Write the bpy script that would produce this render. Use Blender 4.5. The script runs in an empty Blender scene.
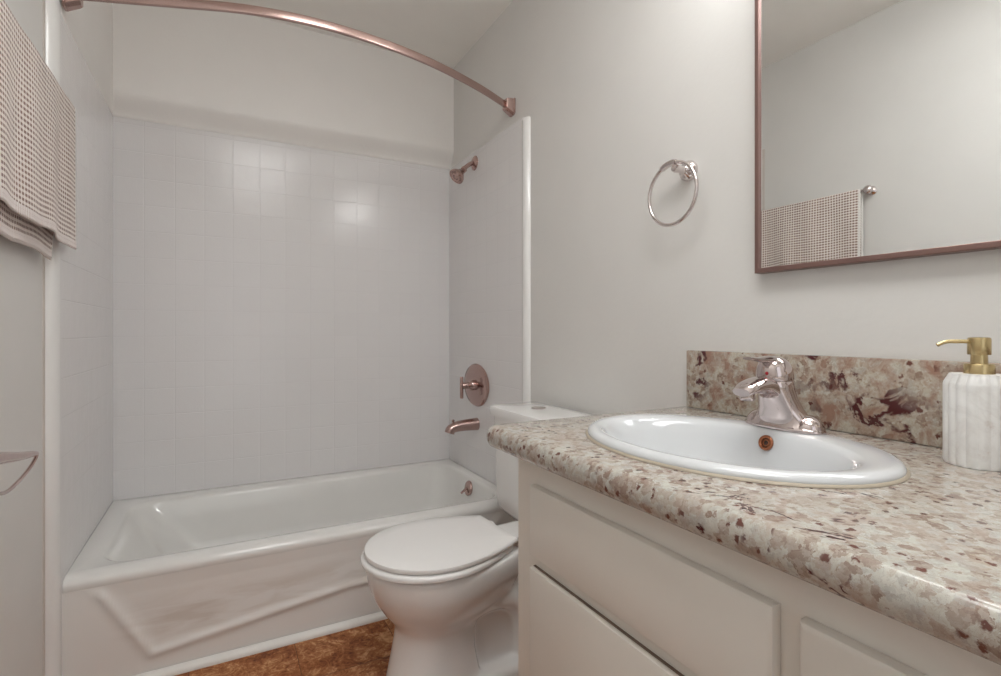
import bpy, bmesh, math, random
from mathutils import Vector, Matrix
random.seed(7)
PI = math.pi
SC = bpy.context.scene
COL = SC.collection
W = 1.524            # room width (tub length), left wall X=0, right wall X=W, back wall Y=0
H = 2.50             # ceiling height
YF = -3.42           # wall behind the camera

# ------------------------------------------------------------------ camera, world, lights, exposure
cam_d = bpy.data.cameras.new('camera')
cam = bpy.data.objects.new('camera', cam_d)
COL.objects.link(cam)
cam.location = (0.4018, -2.6751, 1.0531)
cam.rotation_euler = (PI / 2, 0, -0.4929)
cam_d.sensor_width = 36.0
cam_d.lens = 36.0 * 518.0 / 1001.0
cam_d.shift_y = -7.1 / 1001.0
cam_d.clip_start = 0.02
SC.camera = cam

world = bpy.data.worlds.new('world')
SC.world = world
world.use_nodes = True
bg = world.node_tree.nodes['Background']
bg.inputs[0].default_value = (0.95, 0.98, 1.0, 1)
bg.inputs[1].default_value = 0.15

def area_light(name, loc, rot, sx, sy, power, color):
    d = bpy.data.lights.new(name, 'AREA')
    d.shape = 'RECTANGLE'; d.size = sx; d.size_y = sy
    d.energy = power; d.color = color
    o = bpy.data.objects.new(name, d)
    o.location = loc; o.rotation_euler = rot
    COL.objects.link(o)
    return o
# added fill light, shining in from the doorway behind the camera
area_light('doorway_fill', (0.60, YF - 0.25, 1.15), (PI / 2, 0, 0), 0.85, 1.9, 2.5, (0.97, 0.985, 1.0))
LAMP = 16.5          # strength of each globe of the vanity light
CEIL_FILL = 5.0  # glow strength of the added ceiling fill panel

SC.view_settings.view_transform = 'Standard'
SC.view_settings.look = 'None'
SC.view_settings.gamma = 1.0
SC.view_settings.use_curve_mapping = False
SC.view_settings.exposure = 0.78
SC.cycles.max_bounces = 14
SC.cycles.diffuse_bounces = 8
SC.cycles.glossy_bounces = 6

# ------------------------------------------------------------------ materials
def new_mat(name):
    m = bpy.data.materials.new(name); m.use_nodes = True
    nt = m.node_tree
    return m, nt, nt.nodes['Principled BSDF']

def N(nt, kind, **props):
    n = nt.nodes.new(kind)
    for k, v in props.items():
        setattr(n, k, v)
    return n

def L(nt, a, b):
    nt.links.new(a, b)

def ramp(nt, fac, stops, interp='LINEAR'):
    r = N(nt, 'ShaderNodeValToRGB')
    r.color_ramp.interpolation = interp
    e = r.color_ramp.elements
    while len(e) > 1:
        e.remove(e[-1])
    e[0].position = stops[0][0]; e[0].color = (*stops[0][1], 1)
    for p, c in stops[1:]:
        x = e.new(p); x.color = (*c, 1)
    L(nt, fac, r.inputs[0])
    return r.outputs[0]

def math_n(nt, op, a, b=None, c=None):
    m = N(nt, 'ShaderNodeMath', operation=op)
    for i, v in enumerate((a, b, c)):
        if v is None:
            continue
        if isinstance(v, (int, float)):
            m.inputs[i].default_value = v
        else:
            L(nt, v, m.inputs[i])
    return m.outputs[0]

def mix_c(nt, fac, a, b, blend='MIX'):
    m = N(nt, 'ShaderNodeMix', data_type='RGBA', blend_type=blend)
    if isinstance(fac, (int, float)):
        m.inputs[0].default_value = fac
    else:
        L(nt, fac, m.inputs[0])
    for i, v in ((6, a), (7, b)):
        if isinstance(v, tuple):
            m.inputs[i].default_value = (*v, 1)
        else:
            L(nt, v, m.inputs[i])
    return m.outputs[2]

def noise(nt, vec, scale, detail=2.0, rough=0.5, dist=0.0):
    n = N(nt, 'ShaderNodeTexNoise')
    n.inputs['Scale'].default_value = scale
    n.inputs['Detail'].default_value = detail
    n.inputs['Roughness'].default_value = rough
    n.inputs['Distortion'].default_value = dist
    if vec is not None:
        L(nt, vec, n.inputs['Vector'])
    return n

def bump(nt, bsdf, height, strength, dist):
    b = N(nt, 'ShaderNodeBump')
    b.inputs['Strength'].default_value = strength
    b.inputs['Distance'].default_value = dist
    L(nt, height, b.inputs['Height'])
    L(nt, b.outputs[0], bsdf.inputs['Normal'])

def pos(nt):
    return N(nt, 'ShaderNodeNewGeometry').outputs['Position']

def plain(name, col, rough=0.5, metal=0.0, coat=0.0, var=0.0, bscale=0, bstr=0.0, bdist=0.001, spec=0.5):
    """plain painted / glazed / metal surface with faint procedural tone variation and relief"""
    m, nt, b = new_mat(name)
    b.inputs['Roughness'].default_value = rough
    b.inputs['Metallic'].default_value = metal
    b.inputs['Coat Weight'].default_value = coat
    b.inputs['Specular IOR Level'].default_value = spec
    p = pos(nt)
    n = noise(nt, p, 6.0, 3)
    hi = tuple(min(1, c * (1 + var)) for c in col); lo = tuple(c * (1 - var) for c in col)
    L(nt, ramp(nt, n.outputs[0], [(0.3, lo), (0.7, hi)]), b.inputs['Base Color'])
    if bscale:
        bump(nt, b, noise(nt, p, bscale, 2).outputs[0], bstr, bdist)
    return m

M = {}
M['wall'] = plain('wall_paint', (0.685, 0.673, 0.652), 0.42, var=0.012, bscale=70, bstr=0.25, bdist=0.0015)
M['alcove'] = plain('wall_paint_lightened', (0.82, 0.80, 0.775), 0.38, var=0.01, bscale=70, bstr=0.25, bdist=0.0015)  # wall paint made lighter to stand in for missing lamp light
M['ceiling'] = plain('ceiling_paint', (0.85, 0.83, 0.79), 0.7, var=0.012, bscale=110, bstr=0.25, bdist=0.0015)
M['enamel'] = plain('tub_enamel', (0.76, 0.755, 0.735), 0.16, coat=0.3, var=0.015, bscale=9, bstr=0.06, bdist=0.004)
M['porcelain'] = plain('porcelain', (0.80, 0.795, 0.785), 0.10, coat=0.4, var=0.008)
M['sink_white'] = plain('sink_porcelain', (0.61, 0.625, 0.64), 0.07, coat=0.5, var=0.006)
M['seat'] = plain('seat_plastic', (0.80, 0.79, 0.78), 0.22, var=0.008)
M['cab'] = plain('cabinet_paint', (0.70, 0.665, 0.61), 0.33, var=0.02, bscale=55, bstr=0.16, bdist=0.002)
M['trim'] = plain('trim_paint', (0.78, 0.77, 0.74), 0.4, var=0.03, bscale=60, bstr=0.5, bdist=0.003)
M['bronze'] = plain('satin_rose_metal', (0.50, 0.355, 0.325), 0.24, metal=1.0, var=0.03)
M['frame'] = plain('mirror_frame_metal', (0.23, 0.14, 0.122), 0.38, metal=0.6, var=0.03)
M['nickel'] = plain('warm_chrome', (0.70, 0.635, 0.62), 0.13, metal=1.0, var=0.02)
M['chrome'] = plain('faucet_chrome', (0.60, 0.52, 0.505), 0.07, metal=1.0, var=0.01)
M['brass'] = plain('pump_brass', (0.56, 0.44, 0.235), 0.27, metal=1.0, var=0.02)
M['copper'] = plain('copper_ring', (0.38, 0.15, 0.08), 0.3, metal=1.0, var=0.05)
M['groove_shade'] = plain('groove_shade_strip', (0.60, 0.545, 0.50), 0.55, var=0.08)  # brown that stands for shade in the groove beside the bullnose
M['rosy'] = plain('rosy_chrome', (0.58, 0.44, 0.41), 0.12, metal=1.0, var=0.02)
M['dark'] = plain('dark_hole', (0.02, 0.012, 0.01), 0.6)
M['red'] = plain('red_dot', (0.35, 0.01, 0.02), 0.4)
M['caulk'] = plain('sink_caulk', (0.42, 0.36, 0.28), 0.5, var=0.04)
M['gap_dark'] = plain('gap_shade_brown', (0.17, 0.12, 0.09), 0.7, var=0.05)  # brown of the painted shade above the doors
M['shaft'] = plain('door_frame_paint', (0.74, 0.73, 0.70), 0.45, var=0.01)

# mirror glass
m, nt, b = new_mat('mirror_silver')
b.inputs['Metallic'].default_value = 1.0; b.inputs['Roughness'].default_value = 0.0
n = noise(nt, pos(nt), 3.0)
L(nt, ramp(nt, n.outputs[0], [(0.3, (0.90, 0.915, 0.91)), (0.7, (0.91, 0.92, 0.915))]), b.inputs['Base Color'])
M['mirror'] = m

# lamp globes
m, nt, b = new_mat('lamp_globe')
b.inputs['Base Color'].default_value = (0.9, 0.9, 0.88, 1)
b.inputs['Emission Color'].default_value = (0.99, 0.999, 0.992, 1)
b.inputs['Emission Strength'].default_value = LAMP
M['globe'] = m
m, nt, b = new_mat('ceiling_fill_glow')  # glowing surface of the added ceiling panel
b.inputs['Base Color'].default_value = (0.9, 0.9, 0.88, 1)
b.inputs['Emission Color'].default_value = (0.99, 0.999, 0.992, 1)
b.inputs['Emission Strength'].default_value = CEIL_FILL
M['fill_panel'] = m

def tile_mat(name, axis):
    m, nt, b = new_mat(name)
    p = pos(nt)
    sep = N(nt, 'ShaderNodeSeparateXYZ'); L(nt, p, sep.inputs[0])
    cmb = N(nt, 'ShaderNodeCombineXYZ')
    L(nt, math_n(nt, 'SUBTRACT', sep.outputs[axis], 0.1065), cmb.inputs[0])
    L(nt, math_n(nt, 'SUBTRACT', sep.outputs[2], 0.0165), cmb.inputs[1])
    br = N(nt, 'ShaderNodeTexBrick', offset=0.0, squash=1.0)
    L(nt, cmb.outputs[0], br.inputs['Vector'])
    br.inputs['Scale'].default_value = 1.0
    br.inputs['Mortar Size'].default_value = 0.0022
    br.inputs['Mortar Smooth'].default_value = 0.6
    br.inputs['Brick Width'].default_value = 0.1125
    br.inputs['Row Height'].default_value = 0.1125
    br.inputs['Color1'].default_value = (0.75, 0.738, 0.74, 1)
    br.inputs['Color2'].default_value = (0.76, 0.748, 0.75, 1)
    br.inputs['Mortar'].default_value = (0.745, 0.732, 0.735, 1)
    br.inputs['Bias'].default_value = 0.0
    L(nt, br.outputs['Color'], b.inputs['Base Color'])
    n1 = noise(nt, p, 14, 2); n2 = noise(nt, p, 160, 2)
    h = math_n(nt, 'ADD', math_n(nt, 'MULTIPLY', br.outputs['Fac'], -0.8),
               math_n(nt, 'ADD', math_n(nt, 'MULTIPLY', n1.outputs[0], 0.9), math_n(nt, 'MULTIPLY', n2.outputs[0], 0.34)))
    bump(nt, b, h, 0.48, 0.0017)
    b.inputs['Roughness'].default_value = 0.18
    b.inputs['Specular IOR Level'].default_value = 0.5
    return m
M['tile_x'] = tile_mat('white_tile_back', 0)
M['tile_y'] = tile_mat('white_tile_side', 1)

def granite(name, vein, scale=1.0, tan=0.5, off=(0, 0, 0), fleck=0.74, bk=0.53, tint=(1, 1, 1)):
    m, nt, b = new_mat(name)
    mp = N(nt, 'ShaderNodeMapping')
    mp.inputs['Location'].default_value = off
    L(nt, pos(nt), mp.inputs['Vector'])
    p0 = mp.outputs[0]
    # wobble the coordinates so crystal borders are ragged
    nz = noise(nt, p0, 70 * scale, 4, 0.7)
    add = N(nt, 'ShaderNodeMix', data_type='VECTOR')
    add.inputs[0].default_value = 0.019
    L(nt, p0, add.inputs[4]); L(nt, nz.outputs['Color'], add.inputs[5])
    p = add.outputs[1]
    def cells(sc_):
        vo = N(nt, 'ShaderNodeTexVoronoi'); vo.inputs['Scale'].default_value = sc_ * scale
        L(nt, p, vo.inputs['Vector'])
        sepc = N(nt, 'ShaderNodeSeparateColor'); L(nt, vo.outputs['Color'], sepc.inputs[0])
        return sepc.outputs[0]
    mixv = math_n(nt, 'ADD', math_n(nt, 'MULTIPLY', cells(82), 0.58), math_n(nt, 'ADD', math_n(nt, 'MULTIPLY', cells(190), 0.24), math_n(nt, 'MULTIPLY', noise(nt, p, 60 * scale, 5, 0.7).outputs[0], 0.30)))
    crys = ramp(nt, mixv, [(0.22, (0.25, 0.185, 0.15)), (0.40, (0.37, 0.32, 0.275)), (0.54, (0.44, 0.405, 0.35)), (0.70, (0.50, 0.49, 0.445)), (0.85, (0.39, 0.375, 0.34))])
    big = noise(nt, p0, 24 * scale, 5, 0.65, 0.5)
    bigm = ramp(nt, big.outputs[0], [(0.46, (0, 0, 0)), (0.64, (tan,) * 3)])
    c1 = mix_c(nt, bigm, crys, (0.29, 0.175, 0.135))
    edge = ramp(nt, noise(nt, p, 45 * scale, 5, 0.75, 1.0).outputs[0], [(0.485, (0, 0, 0)), (0.50, (0.40,) * 3), (0.515, (0, 0, 0))])
    c1 = mix_c(nt, edge, c1, (0.20, 0.14, 0.115))
    # small brown / burgundy flecks
    v2 = N(nt, 'ShaderNodeTexVoronoi'); v2.inputs['Scale'].default_value = 78 * scale
    L(nt, p, v2.inputs['Vector'])
    s2 = N(nt, 'ShaderNodeSeparateColor'); L(nt, v2.outputs['Color'], s2.inputs[0])
    pick = ramp(nt, s2.outputs[1], [(fleck, (0, 0, 0)), (fleck + 0.02, (1, 1, 1))])
    near = ramp(nt, v2.outputs['Distance'], [(0.25, (1, 1, 1)), (0.40, (0, 0, 0))])
    clus = ramp(nt, noise(nt, p0, 13 * scale, 2).outputs[0], [(0.40, (0, 0, 0)), (0.47, (1, 1, 1))])
    fl = math_n(nt, 'MULTIPLY', math_n(nt, 'MULTIPLY', pick, near), clus)
    c2 = mix_c(nt, fl, c1, (0.13, 0.055, 0.042))
    # burgundy veins: thin level set of a noise, broken into pieces
    vn = noise(nt, p0, 11 * scale, 5, 0.62, 0.6)
    ln = math_n(nt, 'ABSOLUTE', math_n(nt, 'SUBTRACT', vn.outputs[0], 0.5))
    line = ramp(nt, ln, [(0.010 * vein + 0.001, (1, 1, 1)), (0.022 * vein + 0.004, (0, 0, 0))])
    brk = ramp(nt, noise(nt, p0, 17 * scale, 3).outputs[0], [(bk, (0, 0, 0)), (bk + 0.04, (1, 1, 1))])
    brk2 = ramp(nt, noise(nt, p0, 4.3 * scale, 1).outputs[0], [(0.46, (0, 0, 0)), (0.54, (1, 1, 1))])
    vf = math_n(nt, 'MULTIPLY', math_n(nt, 'MULTIPLY', line, brk), brk2)
    c3 = mix_c(nt, vf, c2, (0.075, 0.018, 0.02))
    c3 = mix_c(nt, 1.0, c3, tint, 'MULTIPLY')
    L(nt, c3, b.inputs['Base Color'])
    b.inputs['Roughness'].default_value = 0.14
    bump(nt, b, noise(nt, p0, 25, 2).outputs[0], 0.05, 0.002)
    return m
M['granite'] = granite('granite_counter', 0.7, 1.0, 0.34, (0, 0, 0), 0.70, 0.56)
M['granite_splash'] = granite('granite_backsplash', 2.3, 0.95, 0.95, (0.15, 0.33, 0.4), 0.86, 0.50, (1.0, 0.945, 0.89))

# floor: brown stone-look square vinyl
m, nt, b = new_mat('brown_stone_vinyl')
p = pos(nt)
br = N(nt, 'ShaderNodeTexBrick', offset=0.0)
mp = N(nt, 'ShaderNodeMapping'); mp.inputs['Location'].default_value = (-0.006, 0.11, 0)
L(nt, p, mp.inputs['Vector']); L(nt, mp.outputs[0], br.inputs['Vector'])
br.inputs['Scale'].default_value = 1.0
br.inputs['Brick Width'].default_value = 0.305; br.inputs['Row Height'].default_value = 0.305
br.inputs['Mortar Size'].default_value = 0.0012; br.inputs['Mortar Smooth'].default_value = 0.3
br.inputs['Color1'].default_value = (0.0, 0.0, 0.0, 1); br.inputs['Color2'].default_value = (1, 1, 1, 1); br.inputs['Mortar'].default_value = (0.3, 0.3, 0.3, 1)
# every tile reads another part of the marbling
off = N(nt, 'ShaderNodeVectorMath', operation='MULTIPLY_ADD')
L(nt, br.outputs['Color'], off.inputs[0]); off.inputs[1].default_value = (3.7, 5.1, 2.3); L(nt, p, off.inputs[2])
q = off.outputs[0]
n1 = noise(nt, q, 9, 6, 0.68, 2.2); n2 = noise(nt, q, 26, 6, 0.7, 3.2)
f = math_n(nt, 'ADD', math_n(nt, 'MULTIPLY', n1.outputs[0], 0.55), math_n(nt, 'MULTIPLY', n2.outputs[0], 0.45))
cc = ramp(nt, f, [(0.36, (0.10, 0.024, 0.008)), (0.45, (0.25, 0.078, 0.024)), (0.52, (0.37, 0.145, 0.052)), (0.60, (0.60, 0.33, 0.16)), (0.68, (0.68, 0.42, 0.23))])
cc = mix_c(nt, math_n(nt, 'MULTIPLY', br.outputs['Fac'], 0.75), cc, (0.05, 0.02, 0.012))
L(nt, cc, b.inputs['Base Color'])
b.inputs['Roughness'].default_value = 0.45
b.inputs['Specular IOR Level'].default_value = 0.25
bump(nt, b, math_n(nt, 'ADD', math_n(nt, 'MULTIPLY', br.outputs['Fac'], -1.0), math_n(nt, 'MULTIPLY', f, 0.5)), 0.3, 0.002)
M['floor'] = m

# towel: small woven checks, white with rosy brown; UV in metres
m, nt, b = new_mat('checked_towel')
uv = N(nt, 'ShaderNodeUVMap', uv_map='UVMap')
sep = N(nt, 'ShaderNodeSeparateXYZ'); L(nt, uv.outputs[0], sep.inputs[0])
P = 0.0126
def wave(o, per, ph=0.0):
    return math_n(nt, 'ADD', math_n(nt, 'MULTIPLY', math_n(nt, 'SINE', math_n(nt, 'ADD', math_n(nt, 'MULTIPLY', o, 2 * PI / per), ph)), 0.5), 0.5)
row = wave(sep.outputs[1], P); colw = wave(sep.outputs[0], P)
rowm = ramp(nt, row, [(0.42, (0, 0, 0)), (0.58, (1, 1, 1))])
colm = ramp(nt, colw, [(0.22, (0.12, 0.12, 0.12)), (0.42, (1, 1, 1))])
bn = N(nt, 'ShaderNodeTexNoise', noise_dimensions='1D'); bn.inputs['Scale'].default_value = 26.0; bn.inputs['Detail'].default_value = 1.0
L(nt, sep.outputs[0], bn.inputs['W'])
loose = ramp(nt, bn.outputs[0], [(0.46, (0, 0, 0)), (0.60, (0.5, 0.5, 0.5))])
chk = math_n(nt, 'MULTIPLY', rowm, math_n(nt, 'MAXIMUM', colm, loose))
fade = noise(nt, uv.outputs[0], 7.0, 2)
bro = ramp(nt, fade.outputs[0], [(0.35, (0.225, 0.135, 0.105)), (0.65, (0.31, 0.195, 0.155))])
white = (0.94, 0.865, 0.82)
body = mix_c(nt, chk, white, bro)
dirt = mix_c(nt, math_n(nt, 'MULTIPLY', math_n(nt, 'MULTIPLY', math_n(nt, 'SUBTRACT', 1.0, rowm), colm), 0.30), body, (0.44, 0.32, 0.27))
# plain white selvedge and ribbed hem
sel = N(nt, 'ShaderNodeUVMap', uv_map='edge')
sse = N(nt, 'ShaderNodeSeparateXYZ'); L(nt, sel.outputs[0], sse.inputs[0])
ishem = math_n(nt, 'GREATER_THAN', 0.024, sse.outputs[1])
issel = math_n(nt, 'GREATER_THAN', 0.009, sse.outputs[0])
rib = wave(sep.outputs[0], 0.0072)
hemc = ramp(nt, rib, [(0.2, (0.72, 0.61, 0.575)), (0.7, (0.94, 0.89, 0.865))])
c = mix_c(nt, issel, dirt, (0.82, 0.79, 0.76))
c = mix_c(nt, ishem, c, hemc)
L(nt, c, b.inputs['Base Color'])
b.inputs['Roughness'].default_value = 0.95
b.inputs['Specular IOR Level'].default_value = 0.1
b.inputs['Sheen Weight'].default_value = 0.25
hh = math_n(nt, 'ADD', math_n(nt, 'MULTIPLY', chk, -1.0), math_n(nt, 'MULTIPLY', noise(nt, uv.outputs[0], 500, 2).outputs[0], 0.5))
bump(nt, b, hh, 0.8, 0.003)
M['towel'] = m

# white marble of the soap bottle
m, nt, b = new_mat('white_marble')
p = pos(nt)
v = noise(nt, p, 16, 5, 0.6, 1.2)
st = math_n(nt, 'ABSOLUTE', math_n(nt, 'SUBTRACT', v.outputs[0], 0.5))
base = ramp(nt, st, [(0.0, (0.69, 0.68, 0.665)), (0.06, (0.74, 0.735, 0.72)), (0.2, (0.78, 0.775, 0.765))])
sp = ramp(nt, noise(nt, p, 42, 3).outputs[0], [(0.68, (0, 0, 0)), (0.76, (0.55, 0.55, 0.55))])
L(nt, mix_c(nt, sp, base, (0.48, 0.38, 0.32)), b.inputs['Base Color'])
b.inputs['Roughness'].default_value = 0.38
M['marble'] = m

# tub apron: same enamel with a patchy browner tone along the raised bead
m, nt, b = new_mat('tub_apron_enamel')
p = pos(nt)
mp = N(nt, 'ShaderNodeMapping'); mp.inputs['Scale'].default_value = (1.6, 1, 9.0); mp.inputs['Rotation'].default_value = (0, 0.10, 0)
L(nt, p, mp.inputs['Vector'])
blotch = noise(nt, mp.outputs[0], 3.2, 4, 0.55, 0.6)
sepp = N(nt, 'ShaderNodeSeparateXYZ'); L(nt, p, sepp.inputs[0])
band = math_n(nt, 'MULTIPLY', ramp(nt, sepp.outputs[2], [(0.09, (0, 0, 0)), (0.14, (1, 1, 1)), (0.19, (1, 1, 1)), (0.26, (0, 0, 0))]),
              ramp(nt, sepp.outputs[0], [(0.10, (0, 0, 0)), (0.25, (1, 1, 1))]))
sf = math_n(nt, 'MULTIPLY', math_n(nt, 'MULTIPLY', ramp(nt, blotch.outputs[0], [(0.40, (0, 0, 0)), (0.66, (1, 1, 1))]), band), 0.45)
L(nt, mix_c(nt, sf, (0.76, 0.74, 0.715), (0.50, 0.42, 0.35)), b.inputs['Base Color'])
b.inputs['Roughness'].default_value = 0.24
bump(nt, b, noise(nt, p, 7, 2).outputs[0], 0.12, 0.006)
M['apron'] = m

# ------------------------------------------------------------------ mesh helpers (world coordinates)
def root_of(o):
    while o.parent:
        o = o.parent
    return o

def obj(name, bm, mat, parent=None, label=None, cat=None, group=None, kind=None, origin=None, smooth=40, mods=()):
    """link a bmesh built in world coordinates as ONE mesh object"""
    bmesh.ops.recalc_face_normals(bm, faces=bm.faces[:])
    if parent is not None:
        org = root_of(parent).location.copy()
    elif origin is not None:
        org = Vector(origin)
    else:
        xs = [v.co for v in bm.verts]
        lo = [min(c[i] for c in xs) for i in range(3)]; hi = [max(c[i] for c in xs) for i in range(3)]
        org = Vector(((lo[0] + hi[0]) / 2, (lo[1] + hi[1]) / 2, lo[2]))
    bmesh.ops.translate(bm, verts=bm.verts[:], vec=-org)
    me = bpy.data.meshes.new(name)
    bm.to_mesh(me); bm.free()
    if smooth:
        for p in me.polygons:
            p.use_smooth = True
        me.set_sharp_from_angle(angle=math.radians(smooth))
    me.materials.append(mat)
    o = bpy.data.objects.new(name, me)
    COL.objects.link(o)
    if parent is not None:
        o.parent = parent
    else:
        o.location = org
    for kind_, props in mods:
        md = o.modifiers.new(kind_.lower(), kind_)
        for k, v in props.items():
            setattr(md, k, v)
    tag(o, label, cat, group, kind)
    return o

def tag(o, label=None, cat=None, group=None, kind=None):
    if label: o['label'] = label
    if cat: o['category'] = cat
    if group: o['group'] = group
    if kind: o['kind'] = kind

def thing(name, loc, label, cat, group=None):
    o = bpy.data.objects.new(name, None)
    o.empty_display_size = 0.05
    o.location = loc
    COL.objects.link(o)
    tag(o, label, cat, group)
    return o

def box(bm, x0, x1, y0, y1, z0, z1, bev=0.0, seg=2):
    t = bmesh.new()
    bmesh.ops.create_cube(t, size=1.0)
    bmesh.ops.scale(t, vec=(x1 - x0, y1 - y0, z1 - z0), verts=t.verts[:])
    bmesh.ops.translate(t, vec=((x0 + x1) / 2, (y0 + y1) / 2, (z0 + z1) / 2), verts=t.verts[:])
    if bev:
        bmesh.ops.bevel(t, geom=t.edges[:], offset=bev, segments=seg, profile=0.5, affect='EDGES')
    merge(bm, t)

def merge(bm, t):
    me = bpy.data.meshes.new('tmp'); t.to_mesh(me); t.free()
    bm.from_mesh(me); bpy.data.meshes.remove(me)

def loft(bm, loops, cap0=True, cap1=True, closed=True):
    rows = [[bm.verts.new(p) for p in lp] for lp in loops]
    n = len(rows[0])
    for a, b_ in zip(rows, rows[1:]):
        for i in range(n if closed else n - 1):
            j = (i + 1) % n
            bm.faces.new((a[i], a[j], b_[j], b_[i]))
    if cap0: bm.faces.new(rows[0])
    if cap1: bm.faces.new(rows[-1])
    return rows

def frames(pts):
    pts = [Vector(p) for p in pts]
    T = []
    for i in range(len(pts)):
        a = pts[max(0, i - 1)]; b_ = pts[min(len(pts) - 1, i + 1)]
        T.append((b_ - a).normalized())
    up = Vector((0, 0, 1)) if abs(T[0].z) < 0.9 else Vector((1, 0, 0))
    nrm = (up - T[0] * up.dot(T[0])).normalized()
    out = []
    for p, t in zip(pts, T):
        nrm = (nrm - t * nrm.dot(t)).normalized()
        out.append((p, t, nrm, t.cross(nrm)))
    return out

def tube(bm, pts, r, n=16, ry=None, cap=True, closed=False, power=2.0):
    """sweep; r along the frame normal (up), ry sideways; lists or numbers"""
    m_ = len(pts)
    R = r if isinstance(r, (list, tuple)) else [r] * m_
    RY = R if ry is None else (ry if isinstance(ry, (list, tuple)) else [ry] * m_)
    loops = []
    for k, (p, t, u, v) in enumerate(frames(pts)):
        lp = []
        for i in range(n):
            a = 2 * PI * i / n
            ca, sa = math.cos(a), math.sin(a)
            e = 2.0 / power
            cu = math.copysign(abs(ca) ** e, ca); sv = math.copysign(abs(sa) ** e, sa)
            lp.append(p + u * (R[k] * cu) + v * (RY[k] * sv))
        loops.append(lp)
    loft(bm, loops, cap, cap)

def ring_torus(bm, c, ax_u, ax_v, R, r, n=64, m_=12):
    c = Vector(c); ax_u = Vector(ax_u).normalized(); ax_v = Vector(ax_v).normalized(); nn = ax_u.cross(ax_v)
    rows = []
    for i in range(n):
        a = 2 * PI * i / n
        d = ax_u * math.cos(a) + ax_v * math.sin(a)
        rows.append([bm.verts.new(c + d * (R + r * math.cos(2 * PI * j / m_)) + nn * (r * math.sin(2 * PI * j / m_))) for j in range(m_)])
    for i in range(n):
        a, b_ = rows[i], rows[(i + 1) % n]
        for j in range(m_):
            bm.faces.new((a[j], a[(j + 1) % m_], b_[(j + 1) % m_], b_[j]))

def lathe(bm, prof, c, axis=(0, 0, 1), n=32, sx=1.0):
    """prof = [(radius, distance along axis)]; capped both ends"""
    c = Vector(c); ax = Vector(axis).normalized()
    u = ax.orthogonal().normalized() if abs(ax.z) < 0.99 else Vector((1, 0, 0))
    if abs(ax.z) < 0.99:
        u = (Vector((0, 0, 1)) - ax * ax.z).normalized()
    v = ax.cross(u)
    loops = []
    for r, h in prof:
        r = max(r, 1e-4)
        loops.append([c + ax * h + u * (r * math.cos(2 * PI * i / n)) + v * (r * sx * math.sin(2 * PI * i / n)) for i in range(n)])
    loft(bm, loops)

def catmull(P_, n=8):
    P_ = [Vector(p) for p in P_]
    out = []
    for i in range(len(P_) - 1):
        p0 = P_[max(0, i - 1)]; p1 = P_[i]; p2 = P_[i + 1]; p3 = P_[min(len(P_) - 1, i + 2)]
        for k in range(n):
            t = k / n
            out.append(0.5 * ((2 * p1) + (p2 - p0) * t + (2 * p0 - 5 * p1 + 4 * p2 - p3) * t * t + (3 * p1 - p0 - 3 * p2 + p3) * t ** 3))
    out.append(P_[-1])
    return out

def interp(xs, ys, x):
    for i in range(len(xs) - 1):
        if x <= xs[i + 1]:
            t = (x - xs[i]) / (xs[i + 1] - xs[i])
            return ys[i] + (ys[i + 1] - ys[i]) * t
    return ys[-1]

def rrect(x0, x1, y0, y1, r, z, ns=10, na=8):
    """rounded rectangle loop with a fixed vertex count"""
    pts = []
    r = max(r, 1e-4)
    cs = [(x1 - r, y0 + r, -PI / 2), (x1 - r, y1 - r, 0), (x0 + r, y1 - r, PI / 2), (x0 + r, y0 + r, PI)]
    for k, (cx, cy, a0) in enumerate(cs):
        for i in range(na + 1):
            a = a0 + PI / 2 * i / na
            pts.append((cx + r * math.cos(a), cy + r * math.sin(a), z))
        nx, ny, a1 = cs[(k + 1) % 4]
        pa = pts[-1]; pb = (nx + r * math.cos(a1), ny + r * math.sin(a1))
        for i in range(1, ns):
            t = i / ns
            pts.append((pa[0] + (pb[0] - pa[0]) * t, pa[1] + (pb[1] - pa[1]) * t, z))
    return pts

def ellipse(cx, cy, a, b_, z, n=96, power=2.0):
    e = 2 / power
    out = []
    for i in range(n):
        t = 2 * PI * i / n
        c_, s_ = math.cos(t), math.sin(t)
        out.append((cx + a * math.copysign(abs(c_) ** e, c_), cy + b_ * math.copysign(abs(s_) ** e, s_), z))
    return out

# ------------------------------------------------------------------ the room
TZ = 1.952           # top of the tile
bm = bmesh.new(); box(bm, -0.126, W + 0.1, YF - 0.1, 0.1, -0.1, 0)
obj('floor', bm, M['floor'], kind='structure', smooth=0)
bm = bmesh.new(); box(bm, -0.126, W + 0.1, YF - 0.1, 0.1, H, H + 0.1)
obj('ceiling', bm, M['ceiling'], kind='structure', smooth=0)
bm = bmesh.new(); box(bm, -0.126, -0.026, YF - 0.1, 0.112, 0, H)
wall_l = obj('wall_left', bm, M['wall'], kind='structure', smooth=0)
bm = bmesh.new(); box(bm, W, W + 0.1, YF - 0.1, 0.1, 0, H)
wall_r = obj('wall_right', bm, M['wall'], kind='structure', smooth=0)
bm = bmesh.new(); box(bm, -0.026, W, 0.012, 0.112, 0, H)
wall_b = obj('wall_back', bm, M['wall'], kind='structure', smooth=0)
DX0, DX1, DZ = 0.20, 1.00, 2.05
bm = bmesh.new()
box(bm, -0.026, DX0, YF - 0.1, YF, 0, H); box(bm, DX1, W, YF - 0.1, YF, 0, H); box(bm, DX0, DX1, YF - 0.1, YF, DZ, H)
obj('wall_front', bm, M['wall'], kind='structure', smooth=0)

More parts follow.
